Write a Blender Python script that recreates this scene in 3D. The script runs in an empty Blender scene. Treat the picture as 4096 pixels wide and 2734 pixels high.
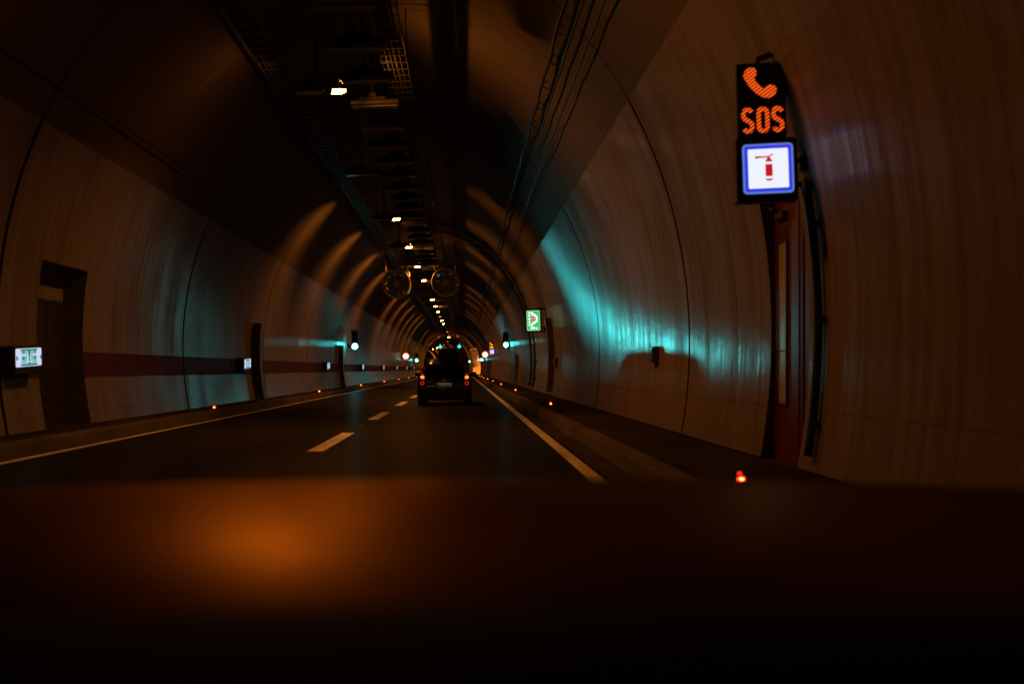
import bpy, bmesh, math, random
from mathutils import Vector, Matrix, Euler
random.seed(7)
S = bpy.context.scene
COL = S.collection
R = math.radians
F = 2284.0; VPX = 1064.0; VPY = 847.0; EYE = 1.2

# ------------------------------------------------------------------ alignment of the tunnel
def bend(Y):                       # the far end swings gently to the left
    return -0.00044*(Y-152)**2 if Y > 152 else 0.0
CX, CZ, EA, EB, TH = -1.83, 1.70, 5.25, 6.45, R(2.0)
ct, st = math.cos(TH), math.sin(TH)
def local(u, v, Y):                # tunnel cross-section (u sideways, v height) -> world
    w = v - CZ
    return Vector((CX + u*ct - w*st + bend(Y), Y, CZ + u*st + w*ct))
def half(v):                       # half width of the lining at height v
    return EA*math.sqrt(max(0.0, 1-((v-CZ)/EB)**2))
def prof(phi, Y, off=0.0):         # point on the lining at angle phi, moved inwards by off
    u, w = EA*math.cos(phi), EB*math.sin(phi)
    n = Vector((math.cos(phi)/EA, math.sin(phi)/EB)).normalized()
    return local(u-n.x*off, CZ+w-n.y*off, Y)
def at(px, py, Y):                 # a point seen at pixel px, py at distance Y (plan measurements)
    return Vector(((px-VPX)/F*Y, Y, EYE+(VPY-py)/F*Y))
def ray_phi(ratio):                # phi where X/z = ratio along the tunnel (lines towards the vanishing point)
    best = None
    for k in range(-300, 2101):
        p = prof(k*math.pi/1800, 0)
        z = p.z-EYE
        if z > 0.3:
            e = abs(p.x/z-ratio)
            if best is None or e < best[0]: best = (e, k*math.pi/1800)
    return best[1]

# ------------------------------------------------------------------ mesh builder
class MB:
    def __init__(s): s.v = []; s.f = []; s.uv = {}; s.sm = set()
    def compact(s):
        u = sorted({i for f in s.f for i in f}); mp = {i: k for k, i in enumerate(u)}
        s.v = [s.v[i] for i in u]; s.f = [tuple(mp[i] for i in f) for f in s.f]; s.sm = set(range(len(s.f)))
    def quad(s, pts, uvs=None, smooth=False):
        n = len(s.v); s.v += [tuple(p) for p in pts]
        if uvs: s.uv[len(s.f)] = uvs
        if smooth: s.sm.add(len(s.f))
        s.f.append(tuple(range(n, n+len(pts))))
    def box(s, c, d, M=None):
        c = Vector(c); x, y, z = (Vector(d)/2)
        n = len(s.v)
        for i in (-1, 1):
            for j in (-1, 1):
                for k in (-1, 1):
                    p = Vector((i*x, j*y, k*z))
                    if M: p = M @ p
                    s.v.append(tuple(c+p))
        for q in ((0,1,3,2),(4,6,7,5),(0,4,5,1),(2,3,7,6),(0,2,6,4),(1,5,7,3)):
            s.f.append(tuple(n+a for a in q))
    def cbox(s, c, d, b):              # box with chamfered upright edges and a chamfered rim
        c = Vector(c); x, y, z = (Vector(d)/2)
        def ring(bx, zz, ins):
            X, Y = x-ins, y-ins
            return [(c.x+a, c.y+e, c.z+zz) for a, e in ((X-bx,-Y),(X,-Y+bx),(X,Y-bx),(X-bx,Y),(-X+bx,Y),(-X,Y-bx),(-X,-Y+bx),(-X+bx,-Y))]
        n = len(s.v)
        for zz, ins in ((-z, b), (-z+b, 0), (z-b, 0), (z, b)):
            s.v += ring(b, zz, ins)
        for r in range(3):
            for k in range(8):
                s.f.append((n+r*8+k, n+r*8+(k+1) % 8, n+r*8+8+(k+1) % 8, n+r*8+8+k))
        s.f.append(tuple(n+k for k in range(7, -1, -1))); s.f.append(tuple(n+24+k for k in range(8)))
    def tube(s, path, r, n=10, caps=True):
        path = [Vector(p) for p in path]; b = len(s.v); up = None
        rr = r if isinstance(r, (list, tuple)) else [r]*len(path)
        for i, p in enumerate(path):
            t = (path[min(i+1, len(path)-1)]-path[max(i-1, 0)]).normalized()
            if up is None: up = t.orthogonal().normalized()
            up = (up-t*up.dot(t)).normalized(); sd = t.cross(up)
            for k in range(n):
                a = 2*math.pi*k/n
                s.v.append(tuple(p+(up*math.cos(a)+sd*math.sin(a))*rr[i]))
        for i in range(len(path)-1):
            for k in range(n):
                s.sm.add(len(s.f))
                s.f.append((b+i*n+k, b+i*n+(k+1) % n, b+(i+1)*n+(k+1) % n, b+(i+1)*n+k))
        if caps:
            s.f.append(tuple(b+k for k in range(n-1, -1, -1))); s.f.append(tuple(b+(len(path)-1)*n+k for k in range(n)))
    def lathe(s, prof2, n=32, axis='y', c=(0,0,0), sx=1.0, sz=1.0):   # prof2: list of (radius, along axis)
        b = len(s.v); c = Vector(c)
        for r, y in prof2:
            for k in range(n):
                a = 2*math.pi*k/n
                if axis == 'y': s.v.append((c.x+r*math.cos(a)*sx, c.y+y, c.z+r*math.sin(a)*sz))
                elif axis == 'x': s.v.append((c.x+y, c.y+r*math.cos(a)*sx, c.z+r*math.sin(a)*sz))
                else: s.v.append((c.x+r*math.cos(a)*sx, c.y+r*math.sin(a)*sz, c.z+y))
        for i in range(len(prof2)-1):
            for k in range(n):
                s.sm.add(len(s.f))
                s.f.append((b+i*n+k, b+i*n+(k+1) % n, b+(i+1)*n+(k+1) % n, b+(i+1)*n+k))
    # flat artwork in the local XZ plane (facing -Y), with a little thickness
    def plate(s, pts, y=0.0, t=0.003):
        n = len(s.v); m = len(pts)
        s.v += [(p[0], y, p[1]) for p in pts]; s.v += [(p[0], y+t, p[1]) for p in pts]
        s.f.append(tuple(n+k for k in range(m)))
        s.f.append(tuple(n+m+k for k in range(m-1, -1, -1)))
        for k in range(m): s.f.append((n+k, n+m+k, n+m+(k+1) % m, n+(k+1) % m))
    def rrect(s, cx, cz, w, h, r, y=0.0, t=0.003, n=5):
        pts = []
        for sx, sz, a0 in ((1,1,0),(-1,1,90),(-1,-1,180),(1,-1,270)):
            for k in range(n+1):
                a = R(a0+90*k/n); pts.append((cx+sx*(w/2-r)+r*math.cos(a), cz+sz*(h/2-r)+r*math.sin(a)))
        s.plate(pts, y, t)
    def stroke(s, pts, w, y=0.0, t=0.003, rnd=True):
        P = [Vector(p) for p in pts]; n = len(s.v)
        for i, p in enumerate(P):
            a = P[max(i-1, 0)]; b = P[min(i+1, len(P)-1)]
            d = (b-a).normalized(); nn = Vector((-d.y, d.x))
            k = 1.0
            if 0 < i < len(P)-1:
                d1 = (p-a).normalized(); k = 1/max(.5, abs(Vector((-d1.y, d1.x)).dot(nn)))
            for q in (p+nn*w/2*k, p-nn*w/2*k):
                s.v.append((q.x, y, q.y)); s.v.append((q.x, y+t, q.y))
        for i in range(len(P)-1):
            a = n+i*4; b = a+4
            s.f += [(a, b, b+2, a+2), (a+1, a+3, b+3, b+1), (a, a+1, b+1, b), (a+2, b+2, b+3, a+3)]
        e = n+(len(P)-1)*4
        s.f += [(n, n+2, n+3, n+1), (e, e+1, e+3, e+2)]
    def disc(s, cx, cz, r, y=0.0, t=0.003, n=32, r2=None):
        r2 = r2 or r
        s.plate([(cx+r*math.cos(2*math.pi*k/n), cz+r2*math.sin(2*math.pi*k/n)) for k in range(n)], y, t)
    def ringf(s, cx, cz, ro, ri, y=0.0, t=0.003, n=40):
        s.stroke([(cx+(ro+ri)/2*math.cos(2*math.pi*k/n), cz+(ro+ri)/2*math.sin(2*math.pi*k/n)) for k in range(n+1)], ro-ri, y, t)
    def build(s, name, mat, parent=None, smooth=False, bevel=0, weld=False):
        me = bpy.data.meshes.new(name); me.from_pydata(s.v, [], s.f); me.update()
        if s.uv:
            ul = me.uv_layers.new(name='UVMap')
            for pi, uvs in s.uv.items():
                for li, uv in zip(me.polygons[pi].loop_indices, uvs): ul.data[li].uv = uv
        for i, p in enumerate(me.polygons): p.use_smooth = smooth or i in s.sm
        if weld:
            bm = bmesh.new(); bm.from_mesh(me); bmesh.ops.remove_doubles(bm, verts=bm.verts, dist=1e-4); bm.to_mesh(me); bm.free()
        o = bpy.data.objects.new(name, me); COL.objects.link(o)
        if mat: me.materials.append(mat)
        if parent: o.parent = parent
        if bevel:
            b = o.modifiers.new('bevel', 'BEVEL'); b.width = bevel; b.segments = 2; b.limit_method = 'ANGLE'
        return o

def text(name, body, size, x, z, y, mat, parent, xs=1.0, bold=0.0, t=0.002):
    cu = bpy.data.curves.new('lettering', 'FONT'); cu.body = body; cu.size = size
    cu.align_x = 'CENTER'; cu.align_y = 'CENTER'; cu.offset = bold; cu.extrude = t/2
    tmp = bpy.data.objects.new('lettering', cu); COL.objects.link(tmp)
    bpy.context.view_layer.update()
    me = bpy.data.meshes.new_from_object(tmp)
    bpy.data.objects.remove(tmp); bpy.data.curves.remove(cu)
    for v in me.vertices: v.co = Vector((x+v.co.x*xs, y-v.co.z, z+v.co.y))
    me.flip_normals() if False else None
    me.materials.clear(); me.materials.append(mat)
    o = bpy.data.objects.new(name, me); COL.objects.link(o); o.parent = parent
    return o

def thing(name, label, cat, loc=(0,0,0), rot=(0,0,0), group=None):
    o = bpy.data.objects.new(name, None); COL.objects.link(o); o.empty_display_size = .2
    o.location = loc; o.rotation_euler = rot
    o['label'] = label; o['category'] = cat
    if group: o['group'] = group
    return o
def tag(o, label, cat, group=None):
    o['label'] = label; o['category'] = cat
    if group: o['group'] = group
    return o
def struct(o, label=None):
    o['kind'] = 'structure'
    if label: o['label'] = label
    return o
def dup(root, loc, rot=None, label=None, skip=()):
    r = root.copy(); COL.objects.link(r); r.location = loc
    if rot is not None: r.rotation_euler = rot
    if label: r['label'] = label
    for ch in list(root.children):
        if ch.name.split('.')[0] in skip: continue
        c = ch.copy(); COL.objects.link(c); c.parent = r
        for g in list(ch.children):
            d = g.copy(); COL.objects.link(d); d.parent = c
    return r
ORD = ['first','second','third','fourth','fifth','sixth','seventh','eighth','ninth','tenth','eleventh','twelfth','thirteenth','fourteenth','fifteenth','sixteenth','seventeenth','eighteenth','nineteenth','twentieth']
def nth(k):
    if k < 20: return ORD[k]
    tens = ['twenty','thirty','forty','fifty'][(k+1)//10-2]
    if (k+1) % 10 == 0: return {'twenty':'twentieth','thirty':'thirtieth','forty':'fortieth','fifty':'fiftieth'}[tens]
    return tens+'-'+ORD[(k+1) % 10-1]

# ------------------------------------------------------------------ materials
class NT:
    def __init__(s, name):
        s.m = bpy.data.materials.new(name); s.m.use_nodes = True; s.t = s.m.node_tree
        s.b = s.t.nodes['Principled BSDF']
    def n(s, ty, **k):
        x = s.t.nodes.new(ty)
        for a, v in k.items():
            if a in x.inputs: x.inputs[a].default_value = v
            else: setattr(x, a, v)
        return x
    def l(s, a, b): s.t.links.new(a, b)
    def math(s, op, a, b=None, clamp=False):
        x = s.t.nodes.new('ShaderNodeMath'); x.operation = op; x.use_clamp = clamp
        for i, q in enumerate((a, b)):
            if q is None: continue
            if isinstance(q, (int, float)): x.inputs[i].default_value = q
            else: s.l(q, x.inputs[i])
        return x.outputs[0]
    def mix(s, f, a, b):
        x = s.t.nodes.new('ShaderNodeMix'); x.data_type = 'RGBA'
        for i, q in ((0, f), (6, a), (7, b)):
            if isinstance(q, (int, float)): x.inputs[i].default_value = q
            elif isinstance(q, tuple): x.inputs[i].default_value = (*q, 1) if len(q) == 3 else q
            else: s.l(q, x.inputs[i])
        return x.outputs[2]
    def noise(s, vec, scale, detail=4, rough=.55):
        x = s.n('ShaderNodeTexNoise'); x.inputs['Scale'].default_value = scale
        x.inputs['Detail'].default_value = detail; x.inputs['Roughness'].default_value = rough
        if vec is not None: s.l(vec, x.inputs['Vector'])
        return x.outputs[0]
    def map(s, vec, sc, loc=(0,0,0)):
        x = s.n('ShaderNodeMapping'); x.inputs['Scale'].default_value = sc; x.inputs['Location'].default_value = loc
        s.l(vec, x.inputs['Vector']); return x.outputs[0]
    def ramp(s, v, lo, hi):
        x = s.n('ShaderNodeMapRange'); x.inputs[1].default_value = lo; x.inputs[2].default_value = hi
        s.l(v, x.inputs[0]); return x.outputs[0]
    def bump(s, h, d, st=1.0):
        x = s.n('ShaderNodeBump'); x.inputs['Distance'].default_value = d; x.inputs['Strength'].default_value = st
        s.l(h, x.inputs['Height']); s.l(x.outputs[0], s.b.inputs['Normal'])

def add_gloss(q, fac, rough, normal=None, tint=(1,1,1), aniso=0.0):
    g = q.t.nodes.new('ShaderNodeBsdfGlossy'); mx = q.t.nodes.new('ShaderNodeMixShader')
    out = q.t.nodes['Material Output']; g.inputs['Color'].default_value = (*tint, 1)
    for v, k in ((fac, mx.inputs[0]), (rough, g.inputs['Roughness'])):
        if isinstance(v, (int, float)): k.default_value = v
        else: q.l(v, k)
    if normal is not None: q.l(normal, g.inputs['Normal'])
    if aniso:
        g.inputs['Anisotropy'].default_value = aniso
        tg = q.t.nodes.new('ShaderNodeTangent'); tg.direction_type = 'UV_MAP'; q.l(tg.outputs[0], g.inputs['Tangent'])
    q.l(q.b.outputs[0], mx.inputs[1]); q.l(g.outputs[0], mx.inputs[2]); q.l(mx.outputs[0], out.inputs[0])
    q.b.inputs['Specular IOR Level'].default_value = 0

def plain(name, col, rough=.5, metal=0.0, var=.25, sc=6.0, coat=0.0):
    q = NT(name); tc = q.n('ShaderNodeTexCoord')
    nz = q.noise(tc.outputs['Object'], sc)
    q.l(q.mix(q.ramp(nz, .3, .7), tuple(c*(1-var) for c in col), tuple(c*(1+var) for c in col)), q.b.inputs['Base Color'])
    q.l(q.ramp(q.noise(tc.outputs['Object'], sc*2.3), -.6, 1.6), q.b.inputs['Roughness']) if False else None
    q.b.inputs['Roughness'].default_value = rough; q.b.inputs['Metallic'].default_value = metal
    q.b.inputs['Coat Weight'].default_value = coat
    return q.m
def glow(name, col, strength, base=(.02,.02,.02)):
    q = NT(name); q.b.inputs['Base Color'].default_value = (*base, 1)
    q.b.inputs['Emission Color'].default_value = (*col, 1); q.b.inputs['Emission Strength'].default_value = strength
    q.b.inputs['Roughness'].default_value = .4
    return q.m

WIDE, WIDE_R, NARROW = 1.0, .62, .27
def lining(name, lo, hi, rough, streak=1.0, band=None, coat=0.0):
    q = NT(name); q.b.inputs['Specular IOR Level'].default_value = .5 if coat else .2; uv = q.n('ShaderNodeUVMap'); U = uv.outputs[0]
    sep = q.n('ShaderNodeSeparateXYZ'); q.l(U, sep.inputs[0]); Y, V = sep.outputs[0], sep.outputs[1]
    s1 = q.noise(q.map(U, (8, .16, 1)), 1.0, 5, .7)
    s2 = q.noise(q.map(U, (1.1, .5, 1), (3,7,0)), 1.0, 3)
    s3 = q.noise(q.map(U, (38, .7, 1), (9,1,0)), 1.0, 3)
    s4 = q.noise(q.map(U, (60, 60, 1)), 1.0, 2)
    t = q.math('ADD', q.math('MULTIPLY', s1, .55*streak), q.math('ADD', q.math('MULTIPLY', s2, .35), q.math('MULTIPLY', s3, .25*streak)))
    t = q.ramp(t, .475, .655 if streak >= 1 else .62)
    col = q.mix(t, lo, hi)
    # tone of each cast block
    fl = q.math('FLOOR', q.math('DIVIDE', q.math('SUBTRACT', Y, 5.1), 10.0))
    wn = q.n('ShaderNodeTexWhiteNoise', noise_dimensions='1D'); q.l(fl, wn.inputs['W'])
    col = q.mix(q.math('MULTIPLY', wn.outputs[0], .35), col, tuple(c*.55 for c in lo))
    def line(period, y0, width, wob=0.0):
        fr = q.math('FRACT', q.math('DIVIDE', q.math('SUBTRACT', Y, y0), period))
        d = q.math('MULTIPLY', q.math('ABSOLUTE', q.math('SUBTRACT', fr, .5)), period)
        return q.math('LESS_THAN', d, width/2)
    j1 = line(10.0, 0.1, .10); j2 = line(2.5, 1.3, .035)
    col = q.mix(q.math('MULTIPLY', j2, .65), col, tuple(c*.35 for c in lo))
    col = q.mix(q.math('MULTIPLY', j1, .92 if coat else .55), col, (.012,.009,.007))
    hs = q.math('LESS_THAN', q.math('ABSOLUTE', q.math('SUBTRACT', V, .62)), .012)
    col = q.mix(q.math('MULTIPLY', hs, .5), col, tuple(c*.3 for c in lo))
    if band:                                   # splash dirt near the pavement
        dz = q.ramp(q.math('ADD', V, q.math('MULTIPLY', s2, .5)), .95, .35)
        col = q.mix(q.math('MULTIPLY', dz, .35), col, tuple(c*.6 for c in lo))
    q.l(col, q.b.inputs['Base Color'])
    rg = q.math('ADD', rough-.10, q.math('MULTIPLY', q.math('SUBTRACT', 1.0, t), .22))
    q.l(rg, q.b.inputs['Roughness'])
    s5 = q.noise(q.map(U, (14, .03, 1), (2,5,0)), 1.0, 4, .6)
    s6 = q.noise(q.map(U, (9, 1.0, 1), (4,8,0)), 1.0, 4, .6)
    h = q.math('ADD', q.math('ADD', s5, q.math('MULTIPLY', s6, 5.0)), q.math('MULTIPLY', j1, -2.0))
    bp = q.n('ShaderNodeBump'); bp.inputs['Distance'].default_value = .004; bp.inputs['Strength'].default_value = .3
    q.l(h, bp.inputs['Height']); q.l(bp.outputs[0], q.b.inputs['Normal'])
    if coat:
        fac = q.math('MULTIPLY', q.math('MULTIPLY', q.math('ADD', q.math('MULTIPLY', q.math('POWER', t, 1.5), .75), .25), q.math('SUBTRACT', 1.0, q.math('MAXIMUM', j1, q.math('MULTIPLY', j2, .6)))), coat)
        lw = q.n('ShaderNodeLayerWeight'); lw.inputs[0].default_value = .5
        fr = q.math('ADD', .7, q.math('MULTIPLY', q.math('POWER', lw.outputs['Facing'], 5.0), 2.2))
        gl = q.t.nodes.new('ShaderNodeBsdfGlossy'); mx = q.t.nodes.new('ShaderNodeMixShader')      # broad sheen of the paint
        q.l(q.math('ADD', WIDE_R, q.math('MULTIPLY', q.math('SUBTRACT', 1.0, t), .12)), gl.inputs['Roughness'])
        q.l(q.math('MULTIPLY', q.math('MULTIPLY', q.math('ADD', q.math('MULTIPLY', t, .30), .36), q.math('SUBTRACT', 1.0, j1)), WIDE*coat), mx.inputs[0]); q.l(q.b.outputs[0], mx.inputs[1]); q.l(gl.outputs[0], mx.inputs[2])
        add_gloss(q, q.math('MULTIPLY', q.math('MULTIPLY', fac, fr), NARROW, True), q.math('ADD', .13, q.math('MULTIPLY', q.math('SUBTRACT', 1.0, t), .08)), bp.outputs[0], aniso=-.5)
        q.l(mx.outputs[0], q.t.nodes['Material Output'].inputs[0].links[0].from_node.inputs[1])
    return q.m

M = {}
M['wall'] = lining('lining_paint', (.132,.095,.056), (.198,.148,.092), .42, 1.0, True, coat=.24)
M['vault'] = lining('vault_concrete', (.13,.108,.080), (.27,.225,.168), .75, .6)
M['band'] = lining('red_band_paint', (.075,.016,.010), (.13,.028,.017), .42, .7, coat=.10)
M['niche'] = plain('niche_concrete', (.20,.185,.165), .7, sc=3)
M['baywall'] = plain('lay_by_concrete', (.42,.39,.34), .7, 0, .15, .6)
M['black'] = plain('black_housing', (.018,.018,.018), .42)
M['steel'] = plain('galvanised_steel', (.16,.155,.15), .45, .6, .2, 12)
M['dsteel'] = plain('dark_steel', (.06,.056,.052), .45, .6, .25, 9)
M['rubber'] = plain('rubber_cable', (.014,.014,.014), .6)
M['lamp'] = plain('luminaire_casing', (.045,.042,.038), .38, .6, .2, 8)
M['reddoor'] = plain('red_door_paint', (.13,.022,.009), .32, 0, .12, 3)
M['redframe'] = plain('red_frame_paint', (.10,.018,.008), .4, 0, .15, 3)
M['darkdoor'] = plain('grey_door_paint', (.045,.040,.038), .36, .2, .2, 3)
M['glassstrip'] = plain('frosted_glass', (.42,.36,.28), .22, 0, .1, 3)
M['carpaint'] = plain('black_car_paint', (.006,.006,.007), .22, .2, .1, 3, 1.0)
M['trim'] = plain('black_trim', (.010,.010,.010), .55)
M['carglass'] = plain('dark_car_glass', (.004,.004,.005), .06, 0, .1)
M['chrome'] = plain('chrome', (.7,.7,.7), .12, 1.0, .03)
M['tyre'] = plain('tyre_rubber', (.010,.010,.010), .8)
M['plate'] = plain('number_plate', (.55,.55,.53), .35, 0, .06, 20)
M['plateblue'] = plain('plate_blue', (.02,.05,.35), .35)
M['ink'] = plain('black_ink', (.012,.012,.012), .5)
M['bonnet'] = plain('bonnet_paint', (.11,.026,.004), .36, .75, .06, 2)
def bonnet_mat():
    q = NT('bonnet_paint'); tc = q.n('ShaderNodeTexCoord'); nz = q.noise(tc.outputs['Object'], 9, 4)
    q.l(q.mix(nz, (.016,.007,.002), (.026,.011,.003)), q.b.inputs['Base Color'])
    add_gloss(q, .25, q.math('ADD', .32, q.math('MULTIPLY', nz, .10)), None, (1,.58,.14)); return q.m
M['bonnet'] = bonnet_mat()
M['dash'] = plain('dashboard_plastic', (.006,.006,.006), .75, 0, .2, 5)
M['dash'].node_tree.nodes['Principled BSDF'].inputs['Specular IOR Level'].default_value = .08
M['stud'] = plain('stud_casing', (.10,.10,.10), .5)
SOD = (1.0, .31, .036)
M['sodium'] = glow('sodium_lamp', SOD, 90.0)
M['sodium_far'] = glow('sodium_lamp_bright', SOD, 120.0)
M['sodium_dim'] = glow('sodium_lamp_warming', (1.0,.26,.04), 2.0)
M['lensoff'] = plain('unlit_lens', (.12,.11,.10), .12, 0, .1)
M['green'] = glow("green_signal", (.05,.92,.90), 75.0)
M['greenarrow'] = glow('green_arrow_signal', (.03,.80,.78), 2.2)
M['amberdim'] = glow('amber_signal', (1.0,.16,.015), .35)
M['lensdark'] = plain('dark_signal_lens', (.02,.012,.01), .2)
M['redled'] = glow('red_marker', (1.0,.17,.02), 30.0)
M['redlens'] = glow('red_lens', (1.0,.03,.008), 4.5)
M['reddim'] = glow('red_marker_cap', (1.0,.025,.006), .9, (.3,.01,.01))
M['tail'] = glow('tail_lamp', (1.0,.15,.025), 3.2)
M['tailring'] = glow('tail_ring', (1.0,.03,.018), .9)
M['tailred'] = glow('tail_red', (1.0,.02,.01), .16, (.25,.01,.01))
M['white_panel'] = glow('backlit_white', (.86,.90,1.0), 1.0)
M['exit_panel'] = glow('backlit_lavender', (.66,.68,1.0), .95)
M['exit_green'] = glow('backlit_exit_green', (.02,.36,.17), .62)
M['exit_pale'] = glow('backlit_pale_green', (.22,.56,.56), .9)
M['blue_panel'] = glow('backlit_blue', (.03,.045,.95), .85)
M['pblue_panel'] = glow('backlit_pale_blue', (.15,.23,.72), .8)
M['red_panel'] = glow('backlit_red', (.62,.010,.015), .9)
M['green_panel'] = glow('backlit_green', (.035,.60,.13), 1.0)
M['pgreen_panel'] = glow('backlit_pale_green_rim', (.45,.85,.55), .9)
M['white_art'] = glow('backlit_white_symbol', (1,1,1), 1.5)
M['pink_art'] = glow('backlit_pink_symbol', (1.0,.62,.68), 1.0)
M['sign_red_ring'] = glow('speed_ring_red', (1.0,.10,.05), 1.9)
M['sign_white'] = glow('speed_face_white', (1.0,.93,.72), 2.2)
M['sign_ink'] = glow('speed_digit', (1.0,.55,.20), 1.0)
M['amber_far'] = glow('amber_led', (1.0,.30,.012), 2.0)

def led_material():
    q = NT('orange_led_rows'); tc = q.n('ShaderNodeTexCoord')
    mp = q.n('ShaderNodeMapping'); q.l(tc.outputs['Object'], mp.inputs[0]); mp.inputs['Rotation'].default_value = (0, R(-55), 0)
    sp = q.n('ShaderNodeSeparateXYZ'); q.l(mp.outputs[0], sp.inputs[0])
    s = q.math('SINE', q.math('MULTIPLY', sp.outputs[0], 2*math.pi/.028))
    k = q.ramp(s, -.55, .55)
    e = q.mix(k, (.10,.006,.0005), (1.0,.105,.008))
    q.l(e, q.b.inputs['Emission Color']); q.b.inputs['Emission Strength'].default_value = 1.25
    q.b.inputs['Base Color'].default_value = (.02,.02,.02,1)
    return q.m
M['led'] = led_material()

def asphalt():
    q = NT('asphalt'); tc = q.n('ShaderNodeTexCoord'); O = tc.outputs['Object']
    fine = q.noise(O, 90, 3, .7); big = q.noise(q.map(O, (1.2,.12,1)), 1.0, 4); med = q.noise(O, 9, 3)
    sep = q.n('ShaderNodeSeparateXYZ'); q.l(O, sep.inputs[0])
    t = q.math('ADD', q.math('MULTIPLY', fine, .5), q.math('ADD', q.math('MULTIPLY', big, .35), q.math('MULTIPLY', med, .15)))
    col = q.mix(q.ramp(t, .35, .65), (.013,.0125,.012), (.032,.030,.027))
    q.l(col, q.b.inputs['Base Color'])
    add_gloss(q, .032, q.math('ADD', .24, q.math('MULTIPLY', big, .2)))
    q.bump(q.math('ADD', q.math('MULTIPLY', fine, .6), q.math('MULTIPLY', med, .4)), .004, .45)
    return q.m
M['asphalt'] = asphalt()
def rough_conc(name, lo, hi, rough=.75):
    q = NT(name); tc = q.n('ShaderNodeTexCoord'); O = tc.outputs['Object']
    a = q.noise(q.map(O, (1.5,.5,1.5)), 1.0, 5); b = q.noise(O, 35, 3, .7)
    sep = q.n('ShaderNodeSeparateXYZ'); q.l(O, sep.inputs[0])
    fr = q.math('FRACT', q.math('DIVIDE', sep.outputs[1], 1.0))
    j = q.math('LESS_THAN', fr, .018)
    t = q.ramp(q.math('ADD', q.math('MULTIPLY', a, .65), q.math('MULTIPLY', b, .35)), .36, .64)
    col = q.mix(q.math('MULTIPLY', j, .6), q.mix(t, lo, hi), tuple(c*.3 for c in lo))
    q.l(col, q.b.inputs['Base Color']); q.b.inputs['Roughness'].default_value = rough; q.b.inputs['Specular IOR Level'].default_value = .0
    q.bump(b, .004, .5)
    return q.m
M['walk'] = rough_conc('walkway_concrete', (.03,.027,.024), (.062,.056,.048), .6)
M['kerb'] = rough_conc('kerb_concrete', (.075,.068,.058), (.16,.145,.12), .65)
M['gutter'] = rough_conc('gutter_concrete', (.04,.036,.03), (.075,.068,.056), .7)
def paint():
    q = NT('road_paint'); tc = q.n('ShaderNodeTexCoord'); O = tc.outputs['Object']
    a = q.noise(O, 28, 4, .7); b = q.noise(q.map(O, (3,.6,1)), 1.0, 4)
    t = q.ramp(q.math('ADD', q.math('MULTIPLY', a, .5), q.math('MULTIPLY', b, .5)), .36, .56)
    q.l(q.mix(t, (.34,.32,.29), (.80,.77,.72)), q.b.inputs['Base Color']); q.b.inputs['Roughness'].default_value = .6
    return q.m
M['paint'] = paint()
M['paintworn'] = paint(); 

# ------------------------------------------------------------------ world: a closed tunnel at night
w = bpy.data.worlds.new('World'); S.world = w; w.use_nodes = True
w.node_tree.nodes['Background'].inputs[0].default_value = (.010,.006,.003,1)
w.node_tree.nodes['Background'].inputs[1].default_value = .2

# ------------------------------------------------------------------ road, pavements
YS = sorted(set([-14, -10, -6, -3, 0, 3, 6, 8, 10] + list(range(12, 152, 4)) + list(range(152, 340, 4))))
def strip(name, xs_z, mat, ys=YS, y0=None, y1=None):      # sweep an open cross-section along the tunnel
    m = MB(); ys = [y for y in ys if (y0 is None or y >= y0) and (y1 is None or y <= y1)]
    for a, b in zip(ys, ys[1:]):
        for p, q in zip(xs_z, xs_z[1:]):
            m.quad([(p[0]+bend(a), a, p[1]), (q[0]+bend(a), a, q[1]), (q[0]+bend(b), b, q[1]), (p[0]+bend(b), b, p[1])])
    return m.build(name, mat)
struct(strip('road', [(-6.3, 0), (2.1, 0)], M['asphalt']), 'dark asphalt two lane road')
KL, KR = -6.06, 1.93
struct(strip('gutter', [(1.60, .004), (KR, .004)], M['gutter']), 'pale gutter strip beside the right kerb')
struct(strip('left_kerb', [(KL+.03, 0), (KL, .17), (KL-.02, .195), (KL-.28, .20)], M['kerb']))
struct(strip('left_pavement', [(KL-.28, .198), (-7.6, .21)], M['walk']))
struct(strip('right_kerb', [(KR-.03, 0), (KR, .17), (KR+.02, .195), (KR+.22, .20)], M['kerb']))
struct(strip('right_pavement', [(KR+.22, .198), (3.75, .21)], M['walk']))
m = MB()
def painted(x0, x1, y0, y1, z=.005):
    n = max(1, int((y1-y0)/4))
    for k in range(n):
        a = y0+(y1-y0)*k/n; b = y0+(y1-y0)*(k+1)/n
        m.quad([(x0+bend(a), a, z), (x1+bend(a), a, z), (x1+bend(b), b, z), (x0+bend(b), b, z)])
painted(-5.98, -5.83, -10, 320); painted(1.36, 1.53, -10, 320, .006)
struct(m.build('edge_lines', M['paint']), 'worn white lines along both road edges')
m = MB()
PER = 9.15
for k in range(-1, 30):
    y0 = 14.55 + PER*k
    painted(-2.30, -2.06, y0, y0+4.3)
struct(m.build('lane_dashes', M['paint']), 'white lane dashes')

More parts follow.
